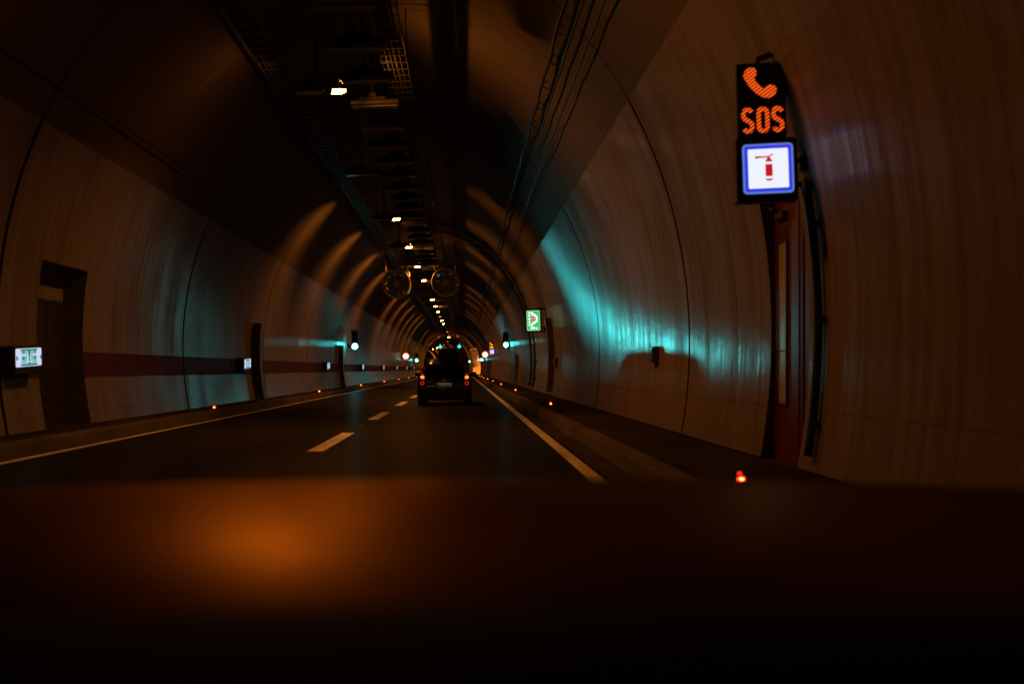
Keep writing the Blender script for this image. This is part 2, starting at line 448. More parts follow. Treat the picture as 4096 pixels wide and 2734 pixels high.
# ------------------------------------------------------------------ tunnel lining
PHI_R, PHI_L = ray_phi(.58), ray_phi(-1.76)
VB_R = CZ+EB*math.sin(PHI_R); VB_L = CZ+EB*math.sin(PHI_L)
print('paint boundary', VB_R, VB_L)
VB = (VB_R+VB_L)/2
RN = (9.85, 11.08); LN = (16.5, 18.5); NTOP = 3.2
BAY = (181.0, 210.0)
YL = sorted(set(YS + [RN[0], RN[1], LN[0], LN[1], BAY[0], BAY[1]] + [30.5, 33]))
vs = [.05, .35, .7, 1.0, 1.24, 1.71, 2.1, 2.5, 2.85, NTOP, 3.6, 4.0, 4.4]
vs = [v for v in vs if v < VB-.15]+[VB]
vf = []
for v0, v1 in zip(vs, vs[1:]):
    n_ = max(1, round((v1-v0)/.11)); vf += [v0+(v1-v0)*k/n_ for k in range(n_)]
vs = vf+[VB]
def wallpt(sgn, v, Y): return local(sgn*half(v), v, Y)
tun = thing('tunnel_lining', 'arched concrete tunnel lining with pale painted side walls and a dark vault', 'tunnel')
for sgn, nic in ((1, RN), (-1, LN)):
    m = MB()
    for a, b in zip(YL, YL[1:]):
        for v0, v1 in zip(vs, vs[1:]):
            if a >= nic[0]-1e-6 and b <= nic[1]+1e-6 and v1 <= NTOP+1e-6: continue
            if sgn > 0 and a >= BAY[0]-1e-6 and b <= BAY[1]+1e-6: continue
            P = [wallpt(sgn, v0, a), wallpt(sgn, v0, b), wallpt(sgn, v1, b), wallpt(sgn, v1, a)]
            uv = [(a, v0), (b, v0), (b, v1), (a, v1)]
            if sgn < 0: P.reverse(); uv.reverse()
            m.quad(P, uv, True)
    m.build('side_wall', M['wall'], tun, weld=True)
m = MB(); NV = 28
pr = math.asin((VB-CZ)/EB)
for a, b in zip(YL, YL[1:]):
    for k in range(NV):
        p0 = pr+(math.pi-2*pr)*k/NV; p1 = pr+(math.pi-2*pr)*(k+1)/NV
        h0 = EA*p0*1.15; h1 = EA*p1*1.15
        m.quad([prof(p0, a), prof(p0, b), prof(p1, b), prof(p1, a)], [(a, h0+10), (b, h0+10), (b, h1+10), (a, h1+10)], True)
m.build('vault', M['vault'], tun, weld=True)
for lo_, hi_ in ((-99, LN[0]), (LN[1], 999)):
    m = MB()
    for a, b in zip(YL, YL[1:]):
        if a < lo_-1e-6 or b > hi_+1e-6: continue
        for v0, v1 in ((1.24, 1.48), (1.48, 1.71)):
            P = [local(-half(v)+.004, v, y) for v, y in ((v0, a), (v1, a), (v1, b), (v0, b))]
            m.quad(P, [(a, v0), (a, v1), (b, v1), (b, v0)], True)
    m.build('painted_band', M['band'], tun, weld=True)
# door recesses and the lay-by
def recess(sgn, nic, xb, mat):
    m = MB(); vv = [v for v in vs if v <= NTOP+1e-6]
    for Y in nic:
        for v0, v1 in zip(vv, vv[1:]):
            a = wallpt(sgn, v0, Y); b = wallpt(sgn, v1, Y)
            m.quad([a, b, (xb, Y, b.z), (xb, Y, a.z)])
    a = wallpt(sgn, NTOP, nic[0]); b = wallpt(sgn, NTOP, nic[1])
    m.quad([a, b, (xb, nic[1], b.z), (xb, nic[0], a.z)])
    m.quad([(xb, nic[0], .1), (xb, nic[1], .1), (xb, nic[1], b.z), (xb, nic[0], b.z)])
    return m.build('recess', mat, tun)
recess(1, RN, 3.52, M['niche']); recess(-1, LN, -7.42, M['niche'])
m = MB(); xo = 6.4
h_b = local(half(VB), VB, 190).z
m.quad([(xo, BAY[0], 0), (xo, BAY[1], 0), (xo, BAY[1], h_b), (xo, BAY[0], h_b)])
for Y in BAY:
    vv = vs
    for v0, v1 in zip(vv, vv[1:]):
        a = wallpt(1, v0, Y); b = wallpt(1, v1, Y)
        m.quad([a, b, (xo, Y, b.z), (xo, Y, a.z)])
for a, b in zip([y for y in YL if BAY[0] <= y <= BAY[1]], [y for y in YL if BAY[0] <= y <= BAY[1]][1:]):
    p = wallpt(1, VB, a); q = wallpt(1, VB, b)
    m.quad([p, q, (xo, b, h_b), (xo, a, h_b)])
m.build('lay_by_wall', M['baywall'], tun)
m = MB(); m.quad([(1.0, BAY[0], .003), (xo, BAY[0], .003), (xo, BAY[1], .003), (-.5, BAY[1], .003)])
struct(m.build('lay_by_road', M['asphalt']))

# ------------------------------------------------------------------ ceiling luminaires
ROLL = (0, -TH, 0)
LAMPV = 6.42
def lamp_loc(X0, Z0, Y): return Vector((X0+bend(Y), Y, Z0))
def make_lamp(label, group, mode):
    t = thing('ceiling_luminaire', label, 'lamp', (0,0,0), ROLL, group)
    m = MB(); m.cbox((0,0,.06), (1.02,.30,.12), .025); m.cbox((-.05,0,.15), (.55,.22,.08), .02)
    m.build('housing', M['lamp'], t)
    m = MB(); m.tube([(-.05,0,.18), (-.05,0,1.6)], .028, 8); m.cbox((-.05,0,.24), (.16,.12,.10), .01)
    m.build('stem', M['dsteel'], t)
    if mode != 'off':
        # glass bowl at the right end; an added cap cuts light to the left
        m = MB(); m.lathe([(.0,-.056), (.07,-.054), (.12,-.046), (.145,-.032), (.15,-.012), (.15,.02)], 24, 'z', (.31,0,0), 1.3, .75)
        cap = MB(); cap.v = list(m.v); keep = []
        for f in m.f:
            c0 = sum((Vector(m.v[i]) for i in f), Vector())/len(f)
            (cap.f if c0.x < .26 else keep).append(f)
        m.f = keep
        for q in (m, cap): q.compact()
        o = m.build('lamp_bowl', {'lit': M['sodium'], 'far': M['sodium_far'], 'dim': M['sodium_dim']}[mode], t)
        cap.build('added_shade_cap', M['dsteel'], o)
        m = MB(); m.cbox((-.22,0,-.012), (.52,.22,.03), .008); m.build('lens', M['lensoff'], t)
    else:
        m = MB(); m.cbox((0,0,-.012), (.92,.22,.03), .008); m.build('lens', M['lensoff'], t)
    return t
LX, LZ = -2.80, 1.2+5.4
SP = 8.25
lit0 = make_lamp('lit sodium ceiling lamp', 'sodium luminaires along the tunnel crown', 'lit')
far0 = make_lamp('bright sodium ceiling lamp', 'sodium luminaires along the tunnel crown', 'far')
off0 = make_lamp('unlit ceiling lamp between the two nearest lit ones', 'sodium luminaires along the tunnel crown', 'off')
dim0 = make_lamp('dim lamp', 'sodium luminaires along the tunnel crown', 'dim')
used = {}
def put(proto, loc, label):
    if proto.name in used: o = dup(proto, loc, None, label)
    else: used[proto.name] = 1; proto.location = loc; proto['label'] = label; o = proto
    return o
lit_list = []; dim_list = []
nl = 0
off_used = 0
LIT = (0,1,3,4,5,6,8,9,10,12,13,19,29,31); DIM = (11,16,18,22,25,33,35,37); OFF = (2,7,14,15,17)  # last three dim entries are lamps added to light the far bend
for k in range(0, 38):
    Y = 11.1+SP*k
    if k in OFF:
        put(off0, lamp_loc(LX, LZ, Y), 'unlit lamp between the two nearest lit sodium lamps' if k == 2 else
            'unlit lamp in the lit row on the crown, %s dark one from the front' % nth(OFF.index(k)))
    elif k in DIM:
        put(dim0, lamp_loc(LX, LZ, Y), 'weak reddish sodium lamp on the crown, %s dim one from the front' % nth(len(dim_list))); dim_list.append(Y)
    elif k in LIT:
        put(far0 if k >= 4 else lit0, lamp_loc(LX, LZ, Y), 'lit sodium lamp on the tunnel crown, %s glowing one from the front' % nth(nl) if k else
            'lit sodium lamp overhead just above the top of the view')
        lit_list.append(Y)
        if k: nl += 1
row0 = make_lamp('x', 'dense dark row of unlit luminaires', 'off')
for k in range(40):
    Y = 14.9+1.86*k
    put(row0, lamp_loc(-.337*5.4, LZ, Y), 'unlit luminaire, %s from the front in the dense dark row right of the lit lamps' % nth(k))
# the light these lamps throw
def area(loc, P, sx, sy, col, spread, rot=(0,0,0)):
    l = bpy.data.lights.new('sodium_light', 'AREA'); l.shape = 'ELLIPSE'; l.size = sx; l.size_y = sy
    l.energy = P; l.color = col; l.spread = R(spread)
    o = bpy.data.objects.new('sodium_light', l); COL.objects.link(o); o.location = loc; o.rotation_euler = rot
    return o
for Y in lit_list:
    p = lamp_loc(LX, LZ, Y)
    area(p+Vector((.31,0,-.062)), 120 if Y > 15 else 45, .34, .17, (1,.30,.036), 150, (0,-TH,0))
def throw(Y, P, spread=66, right=1.0):                    # extra sideways lights added at a lamp to band the walls
    p = lamp_loc(LX, LZ, Y)
    for s_ in (-1, 1):
        area(p+Vector((.56*s_, 0, -.03)), P*(right if s_ > 0 else 1), .12, .06, (1,.29,.034), spread, (0, R(-90*s_+16*s_), 0))
for Y in lit_list:
    if Y > 40: throw(Y, 22 if Y < 240 else 110, 100)
    elif Y > 30: throw(Y, 14, 90)
    else: throw(Y, 4.5, 160, 10.5)
for Y in dim_list: throw(Y, 14 if Y < 190 else 50 if Y < 240 else 160)
for Y in dim_list:  # added fill that lifts the dark far tunnel, stronger than the dim bowls
    area(lamp_loc(LX, LZ, Y)+Vector((.31,0,-.10)), 90 if Y < 190 else 260 if Y < 240 else 500, .4, .25, (1,.27,.03), 150, (0,-TH,0))
bay = lit0.copy(); COL.objects.link(bay); bay.location = (4.4, 201, 4.7); bay['label'] = 'lit sodium lamp inside the far lay-by'
for ch in lit0.children:
    c = ch.copy(); COL.objects.link(c); c.parent = bay
    for g in ch.children:
        d = g.copy(); COL.objects.link(d); d.parent = c
area((4.4, 200.5, 4.5), 8000, .4, .4, (1,.29,.03), 170)

# ------------------------------------------------------------------ cable trays, cables, ring conduits
def tray(ratio, label):
    X = ratio*5.9; Z = 1.2+5.9
    t = thing('cable_tray', label, 'cable tray', (X, 12, Z), ROLL, 'cable trays under the vault')
    L = 135
    m = MB(); k = 0; ys = []
    while k*.42 < L: ys += [k*.42, k*.42+.05]; k += 1
    for y in ys: m.v += [(-.24,y,.07), (-.235,y,0), (.235,y,0), (.24,y,.07)]
    for i in range(len(ys)-1):
        a = i*4; b = a+4
        m.f += [(a,a+1,b+1,b), (a+2,a+3,b+3,b+2)]
        if i % 2 == 0: m.f.append((a+1,a+2,b+2,b+1))
    o = m.build('ladder', M['steel'], t); sl = o.modifiers.new('thick', 'SOLIDIFY'); sl.thickness = .014; sl.offset = 0
    m = MB()
    for dx, r in ((-.13, .03), (-.05, .022), (.04, .035), (.13, .02)):
        m.tube([(dx, y, .012+r) for y in (0, L/2, L)], r, 6)
    m.build('tray_cables', M['rubber'], t)
    h0 = None
    for j in range(46):
        if h0 is None:
            m = MB(); m.tube([(-.25,1,1.3), (-.25,1,-.03), (.25,1,-.03), (.25,1,1.3)], .012, 6); h0 = m.build('hanger', M['dsteel'], t)
        else:
            h = h0.copy(); COL.objects.link(h); h.parent = t; h.location = (0, 3*j, 0)
tray(-.634, 'ladder cable tray hanging left of the lit lamps')
tray(-.226, 'ladder cable tray hanging right of the dense dark lamp row')
def cable(ratio, label, sag, r, y1=150, hooks=True):
    ph = ray_phi(ratio); m = MB(); pts = []
    y = 8.0
    while y <= y1:
        f = ((y-8) % 3)/3
        pts.append(prof(ph, y, .10+sag*4*f*(1-f))); y += .5
    t = thing('hung_cable', label, 'cable', (0,0,0), (0,0,0), 'cables hung along the vault')
    m.tube(pts, r, 6); m.build('cable', M['rubber'], t)
    if hooks:
        m = MB(); m.tube([prof(ph, 8, 0), prof(ph, 8, .14), prof(ph-.012, 8.12, .10), prof(ph-.02, 8.2, .04)], .012, 5)
        h0 = m.build('hook', M['dsteel'], t)
        for j in range(1, 60):
            h = h0.copy(); COL.objects.link(h); h.parent = t; h.location = (0, 1.5*j, 0)
cable(.29, 'thick black cable with hooks along the right side of the vault', .06, .030)
cable(.395, 'thin black cable running lowest along the right side of the vault', .03, .017, hooks=False)
cable(.335, 'short dull cable between the two longer cables on the right vault', .02, .02, 24, False)
cable(-1.40, 'thin black cable along the left side of the vault', .01, .016, 34, False)

def ring_conduit(Y, label):
    t = thing('arched_conduit', label, 'conduit', (0,0,0), (0,0,0), 'pair of conduits bent over the right wall')
    p0, p1 = math.asin((.2-CZ)/EB), math.pi/2-.06
    m = MB(); m.tube([prof(p0+(p1-p0)*k/70, Y, .13) for k in range(71)], .055, 10)
    m.build('pipe', M['dsteel'], t)
    for k in range(14):
        ph = p0+.06+(p1-p0-.1)*k/13; m = MB()
        m.tube([prof(ph, Y, .0), prof(ph, Y, .2)], .03, 6)
        m.build('clamp', M['dsteel'], t)
ring_conduit(48.6, 'dark conduit arching down the right wall behind the green sign, farther of two')
ring_conduit(46.2, 'dark conduit arching down the right wall behind the green sign, nearer of two')
t = thing('wall_conduit', 'dark vertical conduit on the right wall beside the red door', 'conduit')
m = MB(); m.tube([local(half(v)-.06, v, 9.45) for v in [.2+.1*k for k in range(27)]], .042, 10); m.build('pipe', M['dsteel'], t)
for v in (.5, 1.5, 2.4):
    m = MB(); m.cbox(local(half(v)-.04, v, 9.45), (.06,.16,.05), .008); m.build('clamp', M['dsteel'], t)

def duct(sgn, Y, top, d, wid, label):
    m = MB(); vv = [.18+(top-.18)*k/12 for k in range(13)]
    def P(v, off, y): return local(sgn*(half(v)-off), v, y)
    for v0, v1 in zip(vv, vv[1:]):
        for (o0, y0), (o1, y1) in (((0,Y),(d,Y)), ((d,Y),(d,Y+wid)), ((d,Y+wid),(0,Y+wid))):
            m.quad([P(v0,o0,y0), P(v0,o1,y1), P(v1,o1,y1), P(v1,o0,y0)])
    m.quad([P(top,0,Y), P(top,d,Y), P(top,d,Y+wid), P(top,0,Y+wid)])
    tag(m.build('cable_duct', M['duct']), label, 'duct', 'steel ducts rising up the side walls')
M['duct'] = plain('brown_duct_steel', (.11,.095,.078), .55, .15, .2, 4)
duct(-1, 33.2, 2.92, .27, .4, 'dark curved duct on the left wall beside the second emergency exit sign')
duct(-1, 56.5, 2.75, .22, .4, 'dark curved duct on the left wall just before the green traffic light')
duct(1, 37.6, 2.95, .22, .35, 'dark curved duct on the right wall just in front of the green lay-by sign')
duct(1, 62.5, 1.95, .2, .35, 'short dark duct low on the right wall below the traffic light')

# ------------------------------------------------------------------ jet fans
def make_fan(label, loc):
    t = thing('jet_fan', label, 'fan', loc, ROLL, 'pair of jet fans under the crown')
    r = .70; m = MB()
    m.lathe([(r-.06,-.05), (r-.015,-.115), (r+.03,-.09), (r+.045,-.03), (r-.01,.08), (r-.05,.25), (r-.06,1.7), (r-.02,1.8), (r-.06,1.84)], 44)
    m.lathe([(r-.06,-.05), (r-.10,.12), (r-.12,.6), (r-.12,1.8)], 44)
    m.build('casing', M['fan'], t)
    m = MB(); m.lathe([(.0,.02), (.09,.03), (.17,.09), (.205,.2), (.21,.6), (.21,1.4)], 28); m.build('hub', M['fanhub'], t)
    m = MB(); m.lathe([(.43,.32), (.455,.29), (.47,.32), (.45,.45)], 36)
    m.build('inner_ring', M['fan'], t)
    for k in range(10):
        a = 2*math.pi*k/10+.2; Mx = Matrix.Rotation(a, 3, 'Y'); m = MB(); q = []
        for rr, tw, ch in ((.2,.9,.11), (.38,.65,.10), (.575,.45,.085)):
            for e in (-1, 1):
                q.append(Mx @ Vector((e*ch*math.cos(tw), .55+e*ch*math.sin(tw), rr)))
        m.quad([q[0], q[1], q[3], q[2]]); m.quad([q[2], q[3], q[5], q[4]])
        o = m.build('blade', M['fan'], t); sol = o.modifiers.new('thick', 'SOLIDIFY'); sol.thickness = .012
    for y in (.4, 1.5):
        for s in (-1, 1):
            m = MB(); m.tube([(s*.5,y,.45), (s*.56,y,.8), (s*.56,y,2.3)], .03, 8); m.build('hanger', M['dsteel'], t)
    m = MB(); m.cbox((.62 if 'left' in label else -.66, .5, .52 if 'left' in label else 0), (.13,.3,.24), .015); m.build('terminal_box', M['fan'], t)
M['fan'] = plain('fan_casing', (.62,.57,.50), .36, .3, .15, 5)
M['fanhub'] = plain('fan_hub', (.85,.8,.7), .4, .1, .15, 5)
make_fan('left jet fan of the pair hanging under the crown', at(909, 650, 51.7))
make_fan('right jet fan of the pair hanging under the crown', at(1022, 646.5, 51.7))

# ------------------------------------------------------------------ SOS signs
def arc(cx, cz, rx, rz, a0, a1, n=10):
    return [(cx+rx*math.cos(R(a0+(a1-a0)*k/n)), cz+rz*math.sin(R(a0+(a1-a0)*k/n))) for k in range(n+1)]
def letterS(m, cx, cz, w, h, lw, y):
    rx, rz = (w-lw)/2, (h-lw)/4
    pts = arc(cx, cz+rz, rx, rz, 25, 180, 9) + arc(cx, cz+rz, rx, rz, 180, 225, 3)[1:]
    pts += [(cx+rx*.62, cz-rz*.32)] + arc(cx, cz-rz, rx, rz, 20, -155, 10)
    m.stroke(pts, lw, y)
def letterO(m, cx, cz, w, h, lw, y):
    rx = (w-lw)/2; hz = (h-lw)/2-rx
    pts = arc(cx, cz+hz, rx, rx, 0, 180, 10)+arc(cx, cz-hz, rx, rx, 180, 360, 10)
    m.stroke(pts+[pts[0], pts[1]], lw, y)
HS = [(265,235),(294,244),(308,268),(308,300),(290,340),(302,368),(340,408),(372,438),(384,416),(404,403),(432,400),(468,414),(484,440),(476,474),(448,500),(410,519),(360,510),(300,470),(245,410),(205,342),(191,305),(205,272),(235,246)]
def handset(m, cx, cz, s, y):
    pts = [(cx+(p[0]-338)*.00106*s, cz-(p[1]-378)*.00106*s) for p in HS]
    m.plate(pts[::-1], y)
def make_sos(label, loc, rot, ledmat):
    t = thing('emergency_sign', label, 'sign', loc, rot, 'emergency telephone and extinguisher signs on the right wall')
    m = MB(); m.cbox((0,.09,.40), (.462,.18,.72), .012)
    o = m.build('message_box', M['black'], t)
    m = MB(); handset(m, -.005, .565, 1.0, -.006); m.build('phone_symbol', ledmat, o)
    m = MB()
    letterS(m, -.130, .21, .120, .25, .040, -.006); letterO(m, .012, .21, .120, .25, .040, -.0075); letterS(m, .150, .21, .120, .25, .040, -.009)
    m.build('sos_lettering', ledmat, o)
    m = MB(); m.cbox((.035,.09,-.265), (.575,.18,.60), .012)
    o = m.build('extinguisher_box', M['black'], t)
    m = MB(); m.rrect(.045,-.255,.475,.475,.04,-.004); m.build('pale_border', M['pblue_panel'], o)
    m = MB(); m.rrect(.045,-.255,.435,.435,.02,-.008); m.build('blue_border', M['blue_panel'], o)
    m = MB(); m.rrect(.045,-.255,.375,.375,.012,-.012); m.build('white_panel', M['white_panel'], o)
    m = MB(); cx, cz = .05, -.27; y = -.016
    m.plate([(cx-.033,cz-.06),(cx+.033,cz-.06),(cx+.033,cz+.055),(cx-.033,cz+.055)], y)
    m.plate([(cx-.033,cz-.092),(cx-.02,cz-.102),(cx+.02,cz-.102),(cx+.033,cz-.092),(cx+.033,cz-.084),(cx-.033,cz-.084)], y)
    m.plate([(cx-.036,cz+.078),(cx+.036,cz+.078),(cx+.006,cz+.125),(cx-.006,cz+.125)], y)
    m.stroke([(cx,cz+.118),(cx+.016,cz+.136),(cx+.042,cz+.148)], .012, y-.002)
    m.stroke([(cx,cz+.124),(cx-.05,cz+.124),(cx-.085,cz+.122)], .014, y-.004)
    m.plate([(cx-.13,cz+.108),(cx-.075,cz+.116),(cx-.075,cz+.134),(cx-.125,cz+.132)], y-.006)
    m.build('extinguisher_symbol', M['red_panel'], o)
    m = MB()
    m.tube([(.0,.10,.76), (.0,.10,.82), (.16,.14,.88), (.30,.16,.90), (.44,.22,.70)], .030, 8)
    for z in (-.17, -.40): m.tube([(.30,.10,z), (.42,.12,z), (.66,.16,z)], .026, 8)
    m.cbox((.41,.12,-.20), (.09,.12,.14), .012); m.cbox((.43,.14,-.42), (.08,.12,.12), .012)
    m.build('bracket', M['dsteel'], t)
    return t
SOS_Y = 9.5
make_sos('large lit sign with orange telephone and SOS above a white fire extinguisher panel, nearest', at(1749, 326, SOS_Y), (0, R(-1.9), R(-5)), M['led'])
# ------------------------------------------------------------------ red door, steel door
t = thing('emergency_door', 'red emergency door with narrow window in the right wall recess below the near sign', 'door', (3.5, 10.68, .2))
m = MB(); m.cbox((-.015, 0, 1.42), (.05, .78, 2.84), .006); m.build('door_leaf', M['reddoor'], t)
m = MB(); m.cbox((.0, -.44, 1.45), (.06, .09, 2.95), .006); m.cbox((.0, -.66, 1.45), (.035, .33, 2.95), .004); m.build('frame', M['redframe'], t)
m = MB(); m.cbox((-.044, .10, 1.50), (.012, .27, 1.74), .004); m.build('window', M['glassstrip'], t)
m = MB()
for dy in (-.145, .145): m.box((-.05, .10+dy, 1.50), (.022, .02, 1.80))
for z in (.61, 2.39): m.box((-.049, .10, z), (.020, .27, .02))
m.build('window_frame', M['dsteel'], t)
m = MB(); m.tube([(-.04,.31,1.20), (-.10,.31,1.20), (-.105,.19,1.20)], .013, 8); m.cbox((-.045,.31,1.08), (.02,.05,.24), .004); m.build('handle', M['black'], t)
m = MB(); m.cbox((-.07,.10,2.66), (.06,.26,.08), .008); m.tube([(-.08,.2,2.72), (-.14,.30,2.78), (-.03,.38,2.78)], .012, 6); m.build('door_closer', M['dsteel'], t)
m = MB(); m.cbox((-.045,.10,2.47), (.012,.2,.12), .003); m.build('label_plate', M['dsteel'], t)

t = thing('steel_door', 'dark steel double door in the left wall recess beside the nearest exit sign', 'door', (-7.38, 17.5, .2))
for s in (-1, 1):
    m = MB(); m.cbox((.02, s*.43, 1.08), (.05, .845, 2.16), .006); o = m.build('door_leaf', M['darkdoor'], t)
    m = MB(); m.cbox((.05, s*.43, 1.75), (.012, .22, .3), .004); m.build('vent_panel', M['dsteel'], o)
    if s > 0:
        m = MB(); m.tube([(.04,.08,1.02), (.10,.08,1.02), (.10,.20,1.02)], .013, 8); m.build('handle', M['steel'], o)
m = MB()
for y, d in ((-.885, .05), (.885, .05)): m.box((.015, y, 1.1), (.07, d, 2.24))
m.box((.016, 0, 2.20), (.068, 1.72, .06)); m.build('frame', M['dsteel'], t)

# ------------------------------------------------------------------ wall boxes
def wall_box(px, py, w, h, d, label):
    for k in range(2000):
        Y = 5+k*.05; p = at(px, py, Y)
        v = CZ+(p.z-CZ)-(p.x-CX)*st
        if p.x >= wallpt(1, v, Y).x - d/2: break
    t = thing('wall_box', label, 'box', p, ROLL, 'small steel boxes on the right wall')
    m = MB(); m.cbox((0,0,0), (d, w, h), .012); m.build('casing', M['steelbox'], t)
    m = MB(); m.cbox((-d/2-.006,0,-.01), (.012, w*.86, h*.82), .003); m.build('lid', M['steelbox'], t)
    m = MB(); m.tube([(d*.25,0,-h/2), (d*.25,0,-h/2-.1)], .015, 6); m.build('cable_gland', M['rubber'], t)
M['steelbox'] = plain('box_steel', (.12,.125,.125), .28, .7, .2, 6)
wall_box(1500, 813, .42, .28, .12, 'small grey box on the right wall in the shadow patch')
wall_box(1275, 830, .45, .28, .10, 'small shiny box on the right wall beside the dark duct')

# ------------------------------------------------------------------ lay-by sign 200 m
t = thing('lay_by_sign', 'green lit sign showing a lay-by with SOS and 200 m', 'sign', at(1223.5, 735, 38.5), (0, R(-1.9), R(-4)))
t.scale = (.865,)*3
W, H = .585, .90
m = MB(); m.cbox((0,.10,0), (W+.13,.20,H+.15), .012); m.build('housing', M['black'], t)
m = MB(); m.rrect(0,0,W,H,.04,-.004); m.build('rim', M['pgreen_panel'], t)
m = MB(); m.rrect(0,0,W-.045,H-.045,.03,-.008); m.build('panel', M['green_panel'], t)
m = MB()
for z in (.35, .22, .075, -.065, -.195): m.rrect(-.175, z, .062, .085 if z not in (.35, -.195) else .07, .018, -.012)
m.stroke([(-.07,.385),(-.07,.325),(.155,.175),(.155,-.03),(-.07,-.165),(-.07,-.225)], .062, -.012)
m.build('lay_by_symbol', M['white_art'], t)
m = MB(); m.rrect(.0,.085,.215,.225,.03,-.0125); m.build('sos_border', M['pgreen_panel'], t)
m = MB(); m.rrect(.0,.085,.18,.19,.015,-.016); m.build('sos_panel', M['red_panel'], t)
text('sos_lettering', 'SOS', .125, .0, .085, -.019, M['pink_art'], t, .62, .003)
text('distance_lettering', '200 m', .155, .02, -.335, -.013, M['white_art'], t, .80, .003)
m = MB(); m.tube([(.2,.15,.525), (.30,.2,.56), (.62,.3,.50)], .04, 8)
m.tube([(.30,.15,-.50), (.70,.25,-.50)], .035, 8); m.tube([(.34,.15,-.30), (.68,.25,-.30)], .02, 8); m.cbox((.50,.2,-.38), (.10,.10,.20), .01)
m.build('bracket', M['black'], t)

# ------------------------------------------------------------------ traffic lights
def make_signal(label, loc, side, rot):
    t = thing('traffic_light', label, 'traffic light', loc, rot, 'green traffic lights on the tunnel walls')
    m = MB(); m.cbox((0,.11,.38), (.38,.22,1.16), .03); m.build('housing', M['black'], t)
    for z, nm in ((0, 'green_lens'), (.37, 'amber_lens'), (.74, 'red_lens')):
        m = MB(); m.lathe([(.0,-.03), (.07,-.026), (.13,-.014), (.16,.0), (.16,.02)], 24, 'y', (0,-.002,z))
        o = m.build(nm, M['green'] if z == 0 else M['lensdark'], t)
        m = MB(); q = []
        n = 14
        for k in range(n+1):
            a = R(-20+220*k/n); q.append(a)
        for a, b in zip(q, q[1:]):
            for r in (.172, .180):
                P = [(r*math.cos(a), .0, z+r*math.sin(a)), (r*math.cos(b), .0, z+r*math.sin(b)),
                     (r*math.cos(b), -.17*max(0, math.sin(b))-.03, z+r*math.sin(b)), (r*math.cos(a), -.17*max(0, math.sin(a))-.03, z+r*math.sin(a))]
                m.quad(P, None, True)
        m.build('visor', M['black'], o)
    m = MB(); s = side
    m.tube([(s*.1,.12,-.23), (s*.62,.16,-.23)], .022, 8); m.tube([(s*.1,.12,.94), (s*.66,.2,.94)], .022, 8); m.cbox((s*.36,.14,.02), (.14,.12,.22), .01)
    m.build('bracket', M['dsteel'], t)
    return t
def sig(label, px, py, X, side, Y=None):
    Y = Y or F*X/(px-VPX)
    return make_signal(label, at(px, py, Y), side, (0, -TH, R(-4*side)))
sig('traffic light showing green on the left wall, nearest and brightest there', 814, 794, -6.55, -1)
sig('traffic light showing green on the right wall behind the green lay-by sign', 1160.5, 791, 3.0, 1)
sig('far traffic light showing green on the left wall beside the car mirror', 956, 826, -6.5, -1)
sig('far traffic light showing green on the right wall beside the speed limit sign', 1105, 825, 2.75, 1)
sig('farthest traffic light on the right, beyond the orange lay-by wall', 1077.5, 829, 1.30, 1)
def beam(loc, tgt, P, ang, blend):
    l = bpy.data.lights.new('signal_beam', 'SPOT'); l.energy = P; l.spot_size = R(ang); l.spot_blend = blend
    l.color = (.05,.80,.80); l.shadow_soft_size = .13
    o = bpy.data.objects.new('signal_beam', l); COL.objects.link(o); o.location = loc
    o.rotation_euler = (Vector(tgt)-Vector(loc)).to_track_quat('-Z', 'Y').to_euler()
pL = at(814, 794, F*-6.55/(814-VPX)); pR = at(1160.5, 791, F*3.0/96.5)
beam(pL+Vector((.02,-.20,0)), (3.1, 21.5, 4.3), 2300, 11, 1.0)
beam(pR+Vector((-.02,-.20,0)), (-7.0, 30, 2.6), 9, 20, 1.0)
p = at(956, 826, F*-6.5/(956-VPX)); beam(p+Vector((.02,-.2,0)), (3.3, 85, 2.6), 10, 20, 1.0)
p = at(1105, 825, F*2.75/41); beam(p+Vector((-.02,-.2,0)), (-7.0, 95, 2.6), 10, 20, 1.0)

# ------------------------------------------------------------------ speed limit signs
def speed(label, px, py, X, r):
    Y = F*X/(px-VPX)
    t = thing('speed_limit_sign', label, 'sign', at(px, py, Y), (0, -TH, 0), 'round lit speed limit signs')
    m = MB(); m.cbox((0,.08,0), (2.3*r,.16,2.3*r), .015); m.build('housing', M['black'], t)
    m = MB(); m.disc(0,0,r,-.004); m.build('red_ring', M['sign_red_ring'], t)
    m = MB(); m.disc(0,0,r*.74,-.008); m.build('face', M['sign_white'], t)
    text('digits', '80', r*.95, 0, 0, -.012, M['sign_ink'], t, .8)
    s = 1 if X > 0 else -1
    m = MB(); m.tube([(s*r,.1,.1), (s*(r+.35),.15,.1)], .03, 8); m.tube([(s*r,.1,-.2), (s*(r+.35),.15,-.2)], .03, 8); m.build('bracket', M['dsteel'], t)
speed('round red ringed speed limit sign on the left wall', 931, 816.5, -6.4, .37)
speed('round red ringed speed limit sign on the right wall', 1112.8, 813, 2.75, .42)

# far emergency signs
make_sos('distant lit sign with orange SOS above a white panel, behind the right traffic light', at(1127.5, 801, 103), (0, R(-1.9), R(-4)), M['amber_far'])
make_sos('tiny lit sign with orange SOS and white panel on the orange lay-by wall', at(1096.5, 822.5, 206), (0, R(-1.9), R(-4)), M['amber_far'])

